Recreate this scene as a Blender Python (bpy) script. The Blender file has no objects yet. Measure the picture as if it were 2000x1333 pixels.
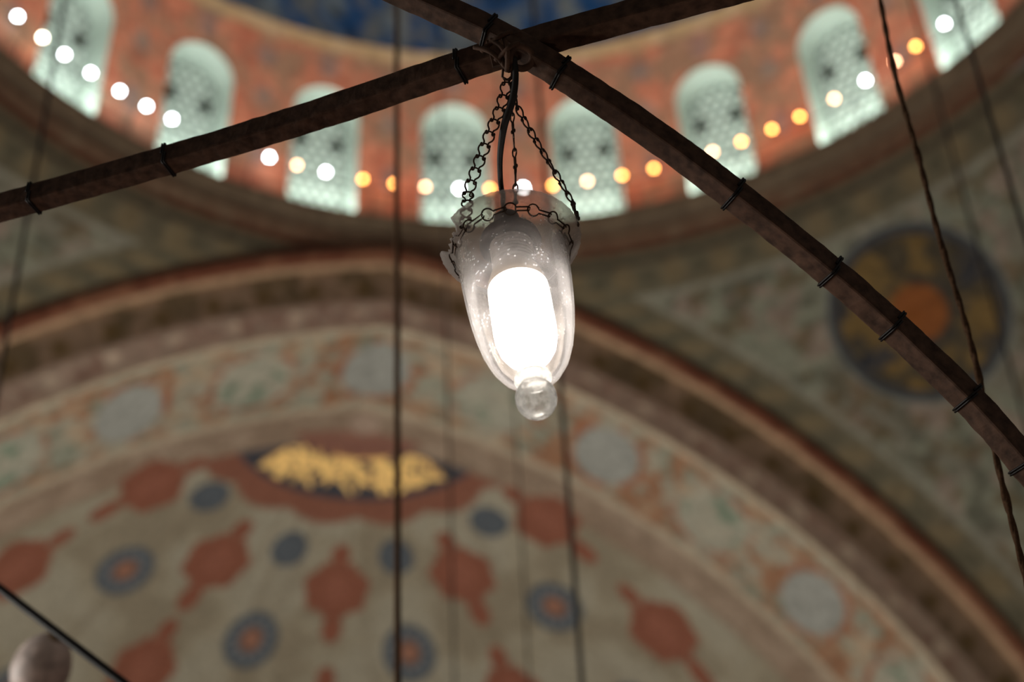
import bpy, math, random
import numpy as np
from mathutils import Vector, Matrix

S = bpy.context.scene
COL = S.collection
PI = math.pi
random.seed(4)

# ---------------------------------------------------------------- camera
EYE = 1.6                                   # eye height above the mosque floor
FPX = 3053.34                               # focal length in pixels of the 2000 px wide frame
PITCH, ROLL = 0.60661, -0.05217
F_ = np.array([0, math.cos(PITCH), math.sin(PITCH)])
R0 = np.array([1.0, 0, 0])
U0 = np.cross(R0, F_)
R_ = math.cos(ROLL) * R0 + math.sin(ROLL) * U0
U_ = -math.sin(ROLL) * R0 + math.cos(ROLL) * U0
cam_data = bpy.data.cameras.new('camera')
cam = bpy.data.objects.new('camera', cam_data)
COL.objects.link(cam)
cam_data.sensor_width = 36
cam_data.lens = FPX * 36 / 2000
cam_data.clip_start = 0.05
cam_data.clip_end = 200
m = Matrix.Identity(4)
for i in range(3):
    m[i][0], m[i][1], m[i][2] = R_[i], U_[i], -F_[i]
m[2][3] = EYE
cam.matrix_world = m
cam_data.dof.use_dof = True
cam_data.dof.focus_distance = 1.44
cam_data.dof.aperture_fstop = 3.6
S.camera = cam

# ---------------------------------------------------------------- world, added fill lights, exposure
S.view_settings.view_transform = 'Standard'
S.view_settings.look = 'None'
S.view_settings.gamma = 1.0
S.view_settings.use_curve_mapping = False
S.view_settings.exposure = 0.0
W = bpy.data.worlds.new('hall_ambient')
S.world = W
W.use_nodes = True
W.node_tree.nodes['Background'].inputs[0].default_value = (1.0, 0.93, 0.84, 1)
W.node_tree.nodes['Background'].inputs[1].default_value = 0.07


def area_lamp(name, loc, aim, size, watts, col):
    d = bpy.data.lights.new(name, 'AREA')
    d.shape = 'DISK'
    d.size = size
    d.energy = watts
    d.color = col
    o = bpy.data.objects.new(name, d)
    COL.objects.link(o)
    o.location = loc
    o.rotation_euler = (Vector(aim) - Vector(loc)).to_track_quat('-Z', 'Y').to_euler()
    return o


# broad fills added below the frame, standing in for unseen hall lamps
area_lamp('hall_fill_main', (-3.0, 12.5, 1.9), (0.0, 14.5, 11), 4.0, 720, (1.0, 0.97, 0.91))
area_lamp('hall_fill_side', (-5.5, 3.0, 2.5), (3.0, 14, 9), 2.5, 350, (1.0, 0.97, 0.91))
# unseen fill spot added at cornice level to brighten the drum and the dome
pd = bpy.data.lights.new('dome_fill', 'SPOT')
pd.energy = 900
pd.color = (1.0, 0.97, 0.92)
pd.shadow_soft_size = 0.3
pd.spot_size = math.pi
pd.spot_blend = 0.05
po = bpy.data.objects.new('dome_fill', pd)
COL.objects.link(po)
po.location = (0.2, 8.8, 13.7)
po.rotation_euler = (math.pi, 0, 0)
# fill points added for unseen chandelier lamps, left, right and below the photographer
for loc, w in (((1.5, 1.2, 1.0), 7.0), ((-1.4, 1.3, 1.3), 9.0), ((0.1, -0.6, 1.0), 3.0)):
    nd = bpy.data.lights.new('neighbour_fill', 'POINT')
    nd.energy = w
    nd.color = (1.0, 0.86, 0.70)
    nd.shadow_soft_size = 0.05
    no = bpy.data.objects.new('neighbour_fill', nd)
    COL.objects.link(no)
    no.location = loc

# ---------------------------------------------------------------- helpers


def lin(c):
    c = np.asarray(c, float) / 255.0
    return np.where(c <= 0.04045, c / 12.92, ((c + 0.055) / 1.055) ** 2.4)


def at(px, py, dist):
    d = F_ * FPX + R_ * (px - 1000) - U_ * (py - 666.5)
    d = d / np.linalg.norm(d)
    return d * dist + np.array([0, 0, EYE])


def tag(o, label=None, cat=None, group=None, kind=None):
    if label:
        o['label'] = label
    if cat:
        o['category'] = cat
    if group:
        o['group'] = group
    if kind:
        o['kind'] = kind
    return o


def link(name, me, parent=None):
    o = bpy.data.objects.new(name, me)
    COL.objects.link(o)
    if parent is not None:
        o.parent = parent
    return o


def empty(name, loc=(0, 0, 0)):
    o = bpy.data.objects.new(name, None)
    o.empty_display_size = 0.05
    COL.objects.link(o)
    o.location = loc
    return o


def mesh(name, V, Fc, mat=None, smooth=True, colors=None):
    me = bpy.data.meshes.new(name)
    me.from_pydata([tuple(map(float, v)) for v in V], [], [tuple(f) for f in Fc])
    if smooth:
        me.polygons.foreach_set('use_smooth', [True] * len(me.polygons))
    if colors is not None:
        a = me.color_attributes.new('paint', 'FLOAT_COLOR', 'POINT')
        c = np.ones((len(V), 4), np.float32)
        c[:, :3] = colors
        a.data.foreach_set('color', c.ravel())
    if mat:
        me.materials.append(mat)
    me.update()
    return me


def grid_faces(a, b, flip=False, wrap=False, off=0):
    out = []
    na = a if wrap else a - 1
    for i in range(na):
        k = (i + 1) % a
        for j in range(b - 1):
            f = (off + i * b + j, off + k * b + j, off + k * b + j + 1, off + i * b + j + 1)
            out.append(f[::-1] if flip else f)
    return out


def grid(name, P, mat, colors=None, flip=False, wrap=False):
    a, b = P.shape[:2]
    return mesh(name, P.reshape(-1, 3), grid_faces(a, b, flip, wrap), mat,
                True, None if colors is None else colors.reshape(-1, 3))


class MB:
    """collects shapes of one part"""

    def __init__(s):
        s.v, s.f = [], []

    def add(s, V, Fc):
        o = len(s.v)
        s.v += [tuple(map(float, p)) for p in V]
        s.f += [tuple(i + o for i in f) for f in Fc]
        return s

    def tube(s, pts, rad, n=8, closed=False, caps=True, up=None):
        pts = np.asarray(pts, float)
        N = len(pts)
        r = np.full(N, rad) if np.isscalar(rad) else np.asarray(rad)
        T = np.zeros_like(pts)
        if closed:
            T = np.roll(pts, -1, 0) - np.roll(pts, 1, 0)
        else:
            T[1:-1] = pts[2:] - pts[:-2]
            T[0], T[-1] = pts[1] - pts[0], pts[-1] - pts[-2]
        T /= np.linalg.norm(T, axis=1)[:, None] + 1e-12
        ref = np.array([0, 0, 1.0]) if abs(T[0][2]) < .9 else np.array([1.0, 0, 0])
        nrm = np.cross(T[0], ref)
        nrm /= np.linalg.norm(nrm)
        V = []
        ang = np.arange(n) * 2 * PI / n
        for i in range(N):
            nrm = nrm - T[i] * (nrm @ T[i])
            nrm /= np.linalg.norm(nrm)
            bi = np.cross(T[i], nrm)
            V.append(pts[i] + r[i] * (np.cos(ang)[:, None] * nrm + np.sin(ang)[:, None] * bi))
        V = np.array(V).reshape(-1, 3)
        Fc = []
        for i in range(N if closed else N - 1):
            k = (i + 1) % N
            for j in range(n):
                q = (j + 1) % n
                Fc.append((i * n + j, i * n + q, k * n + q, k * n + j))
        if caps and not closed:
            Fc.append(tuple(range(n))[::-1])
            Fc.append(tuple((N - 1) * n + j for j in range(n)))
        return s.add(V, Fc)

    def lathe(s, prof, n=48, O=(0, 0, 0), X=(1, 0, 0), Y=(0, 1, 0), Z=(0, 0, 1), rfun=None):
        O, X, Y, Z = map(lambda q: np.asarray(q, float), (O, X, Y, Z))
        V = []
        for k in range(n):
            a = 2 * PI * k / n
            for i, (r, z) in enumerate(prof):
                rr, zz = (r, z) if rfun is None else rfun(a, i, r, z)
                V.append(O + rr * (math.cos(a) * X + math.sin(a) * Y) + zz * Z)
        return s.add(V, grid_faces(n, len(prof), wrap=True))

    def box(s, c, X, Y, Z):
        c, X, Y, Z = map(lambda q: np.asarray(q, float), (c, X, Y, Z))
        V = [c + i * X + j * Y + k * Z for i in (-1, 1) for j in (-1, 1) for k in (-1, 1)]
        return s.add(V, [(0, 1, 3, 2), (4, 6, 7, 5), (0, 4, 5, 1), (2, 3, 7, 6), (0, 2, 6, 4), (1, 5, 7, 3)])

    def build(s, name, mat, parent=None, smooth=True):
        return link(name, mesh(name, s.v, s.f, mat, smooth), parent)


def _h(i, j, k, seed):
    n = (i * 374761393 + j * 668265263 + k * 2147483647 + seed * 974711) & 0xffffffff
    n = ((n ^ (n >> 13)) * 1274126177) & 0xffffffff
    return ((n ^ (n >> 16)) & 0xffff) / 65535.0


def vnoise(P, sc, seed=0):
    q = P * sc
    i = np.floor(q).astype(np.int64)
    f = q - i
    f = f * f * (3 - 2 * f)
    out = 0
    for a in (0, 1):
        for b in (0, 1):
            for c in (0, 1):
                w = (f[..., 0] if a else 1 - f[..., 0]) * (f[..., 1] if b else 1 - f[..., 1]) * (f[..., 2] if c else 1 - f[..., 2])
                out = out + w * _h(i[..., 0] + a, i[..., 1] + b, i[..., 2] + c, seed)
    return out


def fbm(P, sc, seed=0):
    return (vnoise(P, sc, seed) * .5 + vnoise(P, sc * 2.1, seed + 7) * .3 + vnoise(P, sc * 4.3, seed + 13) * .2)


def ss(a, b, x):
    t = np.clip((x - a) / (b - a), 0, 1)
    return t * t * (3 - 2 * t)


class Paint:
    """pigment laid on a plaster surface, layer over layer"""

    def __init__(s, shape, base, k):
        s.k = k
        s.c = np.ones(shape + (3,)) * lin(base) * k

    def lay(s, mask, col, op=1.0):
        w = (np.clip(mask, 0, 1) * op)[..., None]
        s.c = s.c * (1 - w) + lin(col) * s.k * w

    def mul(s, f):
        s.c = s.c * f[..., None]

    def get(s):
        return np.clip(s.c, 0.003, 0.95)


# ---------------------------------------------------------------- materials


def new_mat(name):
    mt = bpy.data.materials.new(name)
    mt.use_nodes = True
    nt = mt.node_tree
    nt.nodes.clear()
    out = nt.nodes.new('ShaderNodeOutputMaterial')
    return mt, nt, out


def noise_mat(name, col, rough=.6, metal=0.0, amp=.35, scale=40, bump=.15, spec=.5):
    mt, nt, out = new_mat(name)
    b = nt.nodes.new('ShaderNodeBsdfPrincipled')
    nt.links.new(b.outputs[0], out.inputs[0])
    tc = nt.nodes.new('ShaderNodeTexCoord')
    nz = nt.nodes.new('ShaderNodeTexNoise')
    nz.inputs['Scale'].default_value = scale
    nz.inputs['Detail'].default_value = 5
    nt.links.new(tc.outputs['Object'], nz.inputs['Vector'])
    r = nt.nodes.new('ShaderNodeValToRGB')
    l = lin(col)
    r.color_ramp.elements[0].position = .3
    r.color_ramp.elements[1].position = .7
    r.color_ramp.elements[0].color = tuple(l * (1 - amp)) + (1,)
    r.color_ramp.elements[1].color = tuple(np.minimum(l * (1 + amp), 1)) + (1,)
    nt.links.new(nz.outputs[0], r.inputs[0])
    nt.links.new(r.outputs[0], b.inputs['Base Color'])
    b.inputs['Roughness'].default_value = rough
    b.inputs['Metallic'].default_value = metal
    b.inputs['Specular IOR Level'].default_value = spec
    if bump:
        bp = nt.nodes.new('ShaderNodeBump')
        bp.inputs['Strength'].default_value = bump
        bp.inputs['Distance'].default_value = .002
        nt.links.new(nz.outputs[0], bp.inputs['Height'])
        nt.links.new(bp.outputs[0], b.inputs['Normal'])
    return mt


def paint_mat(name, scale=9):
    mt, nt, out = new_mat(name)
    b = nt.nodes.new('ShaderNodeBsdfPrincipled')
    nt.links.new(b.outputs[0], out.inputs[0])
    at_ = nt.nodes.new('ShaderNodeVertexColor')
    at_.layer_name = 'paint'
    tc = nt.nodes.new('ShaderNodeTexCoord')
    nz = nt.nodes.new('ShaderNodeTexNoise')
    nz.inputs['Scale'].default_value = scale
    nz.inputs['Detail'].default_value = 6
    nt.links.new(tc.outputs['Object'], nz.inputs['Vector'])
    mr = nt.nodes.new('ShaderNodeMapRange')
    mr.inputs[1].default_value = .3
    mr.inputs[2].default_value = .7
    mr.inputs[3].default_value = .72
    mr.inputs[4].default_value = 1.22
    nt.links.new(nz.outputs[0], mr.inputs[0])
    mx = nt.nodes.new('ShaderNodeVectorMath')
    mx.operation = 'SCALE'
    nt.links.new(at_.outputs[0], mx.inputs[0])
    nt.links.new(mr.outputs[0], mx.inputs['Scale'])
    nt.links.new(mx.outputs[0], b.inputs['Base Color'])
    b.inputs['Roughness'].default_value = .85
    b.inputs['Specular IOR Level'].default_value = .2
    return mt


def emit_mat(name, col, strength):
    mt, nt, out = new_mat(name)
    e = nt.nodes.new('ShaderNodeEmission')
    e.inputs[0].default_value = tuple(col) + (1,)
    e.inputs[1].default_value = strength
    nt.links.new(e.outputs[0], out.inputs[0])
    return mt


def glass_mat(name, dust=.10, axis=(.122, -.2, -.97)):
    """thin old glass: mostly clear, glossy at grazing angles, dusty in specks"""
    mt, nt, out = new_mat(name)
    N = nt.nodes.new
    L = nt.links.new
    tr = N('ShaderNodeBsdfTransparent')
    tr.inputs[0].default_value = (.93, .90, .86, 1)
    gl = N('ShaderNodeBsdfGlossy')
    gl.inputs['Roughness'].default_value = .06
    fr = N('ShaderNodeLayerWeight')
    fr.inputs[0].default_value = .12
    m1 = N('ShaderNodeMixShader')
    L(fr.outputs['Fresnel'], m1.inputs[0])
    L(tr.outputs[0], m1.inputs[1])
    L(gl.outputs[0], m1.inputs[2])
    df = N('ShaderNodeBsdfTranslucent')
    df.inputs[0].default_value = (.76, .72, .70, 1)
    d2 = N('ShaderNodeBsdfDiffuse')
    d2.inputs[0].default_value = (.74, .69, .65, 1)
    dm = N('ShaderNodeMixShader')
    dm.inputs[0].default_value = .5
    L(df.outputs[0], dm.inputs[1])
    L(d2.outputs[0], dm.inputs[2])
    tc = N('ShaderNodeTexCoord')
    n1 = N('ShaderNodeTexNoise')
    n1.inputs['Scale'].default_value = 60
    n1.inputs['Detail'].default_value = 6
    L(tc.outputs['Object'], n1.inputs['Vector'])
    v1 = N('ShaderNodeTexVoronoi')
    v1.inputs['Scale'].default_value = 230
    L(tc.outputs['Object'], v1.inputs['Vector'])
    sp = N('ShaderNodeMapRange')
    sp.inputs[1].default_value = .14
    sp.inputs[2].default_value = .25
    sp.inputs[3].default_value = .9
    sp.inputs[4].default_value = 0
    L(v1.outputs['Distance'], sp.inputs[0])
    mr = N('ShaderNodeMapRange')
    mr.inputs[1].default_value = .35
    mr.inputs[2].default_value = .75
    mr.inputs[3].default_value = dust * .55
    mr.inputs[4].default_value = dust * 1.9
    L(n1.outputs[0], mr.inputs[0])
    gate = N('ShaderNodeMapRange')
    gate.inputs[1].default_value = .5
    gate.inputs[2].default_value = .62
    L(n1.outputs[0], gate.inputs[0])
    mu = N('ShaderNodeMath')
    mu.operation = 'MULTIPLY'
    L(sp.outputs[0], mu.inputs[0])
    L(gate.outputs[0], mu.inputs[1])
    ad = N('ShaderNodeMath')
    ad.operation = 'ADD'
    ad.use_clamp = True
    L(mu.outputs[0], ad.inputs[0])
    L(mr.outputs[0], ad.inputs[1])
    lw = N('ShaderNodeLayerWeight')
    lw.inputs[0].default_value = .35
    m3 = N('ShaderNodeMath')
    m3.operation = 'MULTIPLY_ADD'
    m3.use_clamp = True
    L(lw.outputs['Facing'], m3.inputs[0])
    m3.inputs[1].default_value = dust * 1.6
    L(ad.outputs[0], m3.inputs[2])
    # more grime towards the rim: distance along the lamp's axis from its neck
    dp = N('ShaderNodeVectorMath')
    dp.operation = 'DOT_PRODUCT'
    dp.inputs[1].default_value = axis
    L(tc.outputs['Object'], dp.inputs[0])
    gr = N('ShaderNodeMapRange')
    gr.inputs[1].default_value = .005
    gr.inputs[2].default_value = .075
    gr.inputs[3].default_value = 2.0
    gr.inputs[4].default_value = 1.0
    L(dp.outputs['Value'], gr.inputs[0])
    mg = N('ShaderNodeMath')
    mg.operation = 'MULTIPLY'
    mg.use_clamp = True
    L(m3.outputs[0], mg.inputs[0])
    L(gr.outputs[0], mg.inputs[1])
    rm = N('ShaderNodeMapRange')                           # rounded, dusty lip of the rim
    rm.inputs[1].default_value = .019
    rm.inputs[2].default_value = .002
    rm.inputs[3].default_value = 0
    rm.inputs[4].default_value = .36
    L(dp.outputs['Value'], rm.inputs[0])
    ma = N('ShaderNodeMath')
    L(mg.outputs[0], ma.inputs[0])
    L(rm.outputs[0], ma.inputs[1])
    mg = ma
    mn = N('ShaderNodeMath')
    mn.operation = 'MINIMUM'
    mn.inputs[1].default_value = .75
    L(mg.outputs[0], mn.inputs[0])
    m3 = mn
    m2 = N('ShaderNodeMixShader')
    L(m3.outputs[0], m2.inputs[0])
    L(m1.outputs[0], m2.inputs[1])
    L(dm.outputs[0], m2.inputs[2])
    L(m2.outputs[0], out.inputs[0])
    return mt


def clear_glass_mat(name):
    mt, nt, out = new_mat(name)
    tc = nt.nodes.new('ShaderNodeTexCoord')
    nz = nt.nodes.new('ShaderNodeTexNoise')
    nz.inputs['Scale'].default_value = 130
    nt.links.new(tc.outputs['Object'], nz.inputs['Vector'])
    bp = nt.nodes.new('ShaderNodeBump')
    bp.inputs['Strength'].default_value = .5
    bp.inputs['Distance'].default_value = .002
    nt.links.new(nz.outputs[0], bp.inputs['Height'])
    tl = nt.nodes.new('ShaderNodeBsdfTranslucent')
    tl.inputs[0].default_value = (.95, .95, .93, 1)
    df = nt.nodes.new('ShaderNodeBsdfDiffuse')
    df.inputs[0].default_value = (.9, .9, .88, 1)
    ms = nt.nodes.new('ShaderNodeMixShader')
    ms.inputs[0].default_value = .2
    nt.links.new(tl.outputs[0], ms.inputs[1])
    nt.links.new(df.outputs[0], ms.inputs[2])
    mr = nt.nodes.new('ShaderNodeMapRange')
    mr.inputs[1].default_value = .42
    mr.inputs[2].default_value = .62
    mr.inputs[3].default_value = .30
    mr.inputs[4].default_value = .85
    nt.links.new(nz.outputs[0], mr.inputs[0])
    m2 = nt.nodes.new('ShaderNodeMixShader')
    nt.links.new(mr.outputs[0], m2.inputs[0])
    tp = nt.nodes.new('ShaderNodeBsdfTransparent')
    tp.inputs[0].default_value = (.98, .98, .97, 1)
    gs = nt.nodes.new('ShaderNodeBsdfGlossy')
    gs.inputs['Roughness'].default_value = .04
    fr = nt.nodes.new('ShaderNodeFresnel')
    fr.inputs[0].default_value = 1.5
    m0 = nt.nodes.new('ShaderNodeMixShader')
    nt.links.new(fr.outputs[0], m0.inputs[0])
    nt.links.new(tp.outputs[0], m0.inputs[1])
    nt.links.new(gs.outputs[0], m0.inputs[2])
    nt.links.new(m0.outputs[0], m2.inputs[1])
    nt.links.new(ms.outputs[0], m2.inputs[2])
    nt.links.new(m2.outputs[0], out.inputs[0])
    return mt


M = {
    'paint': paint_mat('painted_plaster'),
    'paint_fine': paint_mat('painted_plaster_fine', 16),
    'iron': noise_mat('rusty_brown_iron', (86, 64, 51), .75, 0, .5, 90, .5, .25),
    'tie': noise_mat('black_wire', (22, 17, 14), .5, .3, .3, 200, .3, .5),
    'chain': noise_mat('dark_bronze_wire', (70, 55, 45), .38, .85, .35, 200, .2, .5),
    'cable': noise_mat('dark_rubber', (30, 25, 22), .55, 0, .3, 150, .2, .4),
    'rope': noise_mat('dark_brown_rope', (84, 62, 45), .9, 0, .35, 220, .5, .1),
    'plaster_pale': noise_mat('pale_window_plaster', (194, 210, 200), .9, 0, .06, 6, .1, .1),
    'pane': emit_mat('backlit_window_glass', (.80, 1.0, .90), .07),
    'vent': noise_mat('dark_vent', (40, 42, 34), .9, 0, .2, 30, 0, .1),
    'socket': noise_mat('grey_socket', (66, 62, 64), .55, 0, .35, 120, .3, .3),
    'thread': noise_mat('worn_threaded_sleeve', (178, 170, 168), .5, 0, .3, 160, .3, .3),
    'cream': noise_mat('cream_plastic', (225, 205, 180), .5, 0, .05, 20, .0, .3),
    'glass': glass_mat('dusty_glass', .08),
    'clear': clear_glass_mat('solid_clear_glass'),
    'lamp_on': emit_mat('lit_bulb', (1.0, .98, .97), 9),
    'lamp_off': noise_mat('unlit_bulb', (220, 212, 200), .3, 0, .05, 20, 0, .5),
    'white_light': emit_mat('white_light', (.88, .94, 1.0), 50),
    'warm_white_light': emit_mat('warm_white_light', (1.0, .86, .66), 42),
    'pale_orange_light': emit_mat('pale_orange_light', (1.0, .50, .27), 23),
    'orange_light': emit_mat('orange_light', (1.0, .37, .08), 26),
    'egg': noise_mat('mottled_egg', (205, 186, 176), .5, 0, .45, 30, .1, .4),
    'carpet': noise_mat('red_carpet', (96, 44, 38), .95, 0, .3, 8, .1, .1),
    'brass': noise_mat('dull_brass', (110, 86, 50), .5, .6, .2, 60, .1, .4),
}

# ================================================================ the building
# dome: plan centre, lip radius and heights; arch: a two-centred arch in a vertical plane
CX, CY = 0.19741, 8.8436
H, H2 = 12.09472 + EYE, 14.83031 + EYE
PSI = -0.26653
DARCH, DEPTH = 6.17931, 1.69712
ZC, EC = 1.25888 + EYE, 1.5239
RM, R1, R2 = 10.41278, 9.43163, 9.38037
NV = np.array([math.sin(PSI), math.cos(PSI), 0.0])
TV = np.array([NV[1], -NV[0], 0.0])
UP = np.array([0, 0, 1.0])
CEN = np.array([CX, CY, 0.0])
AZN = math.atan2(NV[1], NV[0])


def arch_z(u, r):
    return ZC + np.sqrt(np.maximum(r * r - (np.abs(u) + EC) ** 2, 0))


def wall_r(z):
    return 6.12 + (z - H) * (5.91 - 6.12) / (H2 - H)


def drum_pt(az, z):
    r = wall_r(z)
    return np.stack([CX + r * np.cos(az), CY + r * np.sin(az), z * np.ones_like(az)], -1)


# ---------------- drum wall with arched window openings
WSTEP = math.radians(15.6)
W_AZ = [math.radians(97.6) + k * WSTEP for k in range(4, -6, -1)]     # left to right in the photo
HW, SPR = .42, 1.46


def outline(nj=26, na=30):
    pts = []
    for i in range(nj):
        pts.append((-HW, -.06 + (SPR + .06) * i / nj))
    for i in range(na + 1):
        a = PI - PI * i / na
        pts.append((HW * math.cos(a), SPR + HW * 1.02 * math.sin(a)))
    for i in range(nj - 1, -1, -1):
        pts.append((HW, -.06 + (SPR + .06) * i / nj))
    return np.array(pts)


OUT = outline()
TOPZ = H2 - H


def bay_edge():
    hb = WSTEP / 2 * 6.0
    e = []
    for x, z in OUT:
        if z <= SPR + 1e-6 and abs(abs(x) - HW) < 1e-6:
            e.append((math.copysign(hb, x), z))
        else:
            dx, dz = x, z - SPR
            k = min(hb / max(abs(dx), 1e-9), (TOPZ - SPR) / max(dz, 1e-9))
            e.append((dx * k, SPR + dz * k))
    e = np.array(e)
    # pull the nearest point of each upper corner onto the corner itself
    for sx in (-1, 1):
        i = np.argmin(np.hypot(e[:, 0] - sx * hb, e[:, 1] - TOPZ))
        e[i] = (sx * hb, TOPZ)
    return e


EDGE = bay_edge()
NR = 22
V, Fc, CL = [], [], []
bay = np.stack([OUT * (1 - k / NR) + EDGE * (k / NR) for k in range(NR + 1)], 1)      # N x (NR+1) x 2
for az in W_AZ:
    a = az - bay[..., 0] / 6.0
    P = drum_pt(a, H + bay[..., 1])
    pt = Paint(P.shape[:2], (146, 94, 72), 1.45)
    x, z = bay[..., 0], bay[..., 1]
    n1 = fbm(P, 2.6, 3)
    n2 = fbm(P, 7.0, 5)
    pt.lay(ss(.44, .58, n1), (118, 92, 72), .85)
    pt.lay(ss(.55, .68, n2), (172, 104, 78), .6)
    pt.lay(ss(.60, .50, n2) * ss(.42, .36, n1), (140, 78, 58), .7)
    hb = WSTEP / 2 * 6.0
    for sx in (-1, 1):
        pt.lay(ss(.17, .10, np.hypot(x - sx * hb, (z - 2.12))), (98, 88, 82), .75)
        pt.lay(ss(.16, .09, np.hypot(x - sx * hb, (z - 1.48) * .8)), (104, 92, 82), .75)
        pt.lay(ss(.05, .02, np.abs(np.hypot(x - sx * hb, (z - 1.8) * .55) - .30)), (112, 86, 68), .6)
        pt.lay(ss(.14, .08, np.hypot((x - sx * hb), (z - .62) * .55)), (94, 84, 80), .65)
    pt.lay(ss(.12, .07, np.abs(x)) * ss(2.02, 2.1, z) * ss(2.48, 2.42, z), (112, 92, 84), .8)
    pt.lay(ss(2.47, 2.53, z), (146, 122, 88), .9)
    pt.lay(ss(.5, .62, n2) * ss(2.47, 2.55, z), (160, 140, 112), .6)
    off = len(V)
    V += list(P.reshape(-1, 3))
    CL.append(pt.get().reshape(-1, 3))
    Fc += grid_faces(P.shape[0], P.shape[1], off=off)
# plain continuation of the drum behind the photographer
a0, a1 = W_AZ[0] + WSTEP / 2, W_AZ[-1] - WSTEP / 2 + 2 * PI
A, Z = np.meshgrid(np.linspace(a0, a1, 60), np.linspace(H - .06, H2, 8), indexing='ij')
P = drum_pt(A, Z)
off = len(V)
V += list(P.reshape(-1, 3))
CL.append(np.ones((P.shape[0] * P.shape[1], 3)) * lin((150, 96, 72)) * 1.4)
Fc += grid_faces(P.shape[0], P.shape[1], off=off)
tag(link('wall_drum', mesh('wall_drum', V, Fc, M['paint'], True, np.concatenate(CL))),
    'red painted drum wall pierced by arched windows below the blue dome', kind='structure')

# ---------------- carpeted floor far below
g = np.linspace(-14, 14, 8)
GX, GY = np.meshgrid(g, g + 8, indexing='ij')
tag(link('floor', grid('floor', np.stack([GX, GY, 0 * GX], -1), M['carpet'])), 'dark red carpeted floor of the hall', kind='structure')

# ---------------- dome
A, T = np.meshgrid(np.linspace(0, 2 * PI, 361), np.linspace(0, 1.45, 60), indexing='ij')
rr = 5.93 * np.cos(T)
P = np.stack([CX + rr * np.cos(A), CY + rr * np.sin(A), H2 - .01 + 4.6 * np.sin(T)], -1)
pt = Paint(P.shape[:2], (14, 50, 86), 1.1)
n1, n2 = fbm(P, 2.0, 21), fbm(P, 4.2, 23)
per = (A / WSTEP * 2) % 1.0
pt.lay(ss(.49, .58, n1), (70, 74, 76), .9)
pt.lay(ss(.24, .16, np.abs(per - .5)) * ss(.4, .5, n2), (84, 92, 94), .8)
pt.lay(ss(.58, .66, n2), (104, 98, 80), .4)
pt.lay(ss(.40, .34, n1), (18, 30, 44), .8)
tag(link('ceiling', grid('ceiling', P, M['paint'], pt.get())), 'dark blue painted dome with pale motifs', kind='structure')

# ---------------- cornice ring under the windows
CP = np.array([(6.24, -.05), (6.12, -.03), (6.0, -.01), (5.985, -.03), (5.985, -.09), (6.02, -.11), (6.03, -.13), (6.06, -.2),
               (6.085, -.24), (6.10, -.30), (6.08, -.33), (6.08, -.37), (6.12, -.40), (6.15, -.44), (6.155, -.50), (6.18, -.545)])
d = np.concatenate([[0], np.cumsum(np.hypot(*np.diff(CP, axis=0).T))])
td = np.linspace(0, d[-1], 60)
pr, pz = np.interp(td, d, CP[:, 0]), np.interp(td, d, CP[:, 1])
A, I = np.meshgrid(np.linspace(0, 2 * PI, 721), np.arange(60), indexing='ij')
P = np.stack([CX + pr[I] * np.cos(A), CY + pr[I] * np.sin(A), H + pz[I]], -1)
pt = Paint(P.shape[:2], (72, 60, 46), 1.75)
zz = pz[I]
n1 = fbm(P, 3, 31)
pt.lay(ss(-.16, -.2, zz) * ss(-.32, -.29, zz), (80, 68, 54), .9)
pt.lay(ss(-.31, -.33, zz) * ss(-.40, -.37, zz), (84, 60, 44), .9)
pt.lay(ss(-.40, -.43, zz), (70, 44, 30), .9)
pt.lay(ss(.5, .62, n1), (88, 76, 60), .4)
tag(link('trim_1', grid('trim_1', P, M['paint'], pt.get(), flip=True)), 'dark brown moulded cornice ring below the drum windows', kind='structure')

# ---------------- pendentives: swept about the dome's axis through the arch's edge
MED = np.array([4.638, 14.575, 10.212 + EYE])
us = np.linspace(0, 9.0, 330)
edge_curve = {}
for side in (1, -1):
    e = np.stack([CX + 0 * us, CY + 0 * us, arch_z(us, RM)], -1)
    e = CEN + DARCH * NV + side * us[:, None] * TV + arch_z(us, RM)[:, None] * UP
    edge_curve[side] = e


def curve_dist(P, curve):
    q = P.reshape(-1, 3)
    out = np.empty(len(q))
    c = curve[::5]
    for i in range(0, len(q), 20000):
        out[i:i + 20000] = np.sqrt(((q[i:i + 20000, None] - c) ** 2).sum(-1)).min(1)
    return out.reshape(P.shape[:2])


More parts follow.
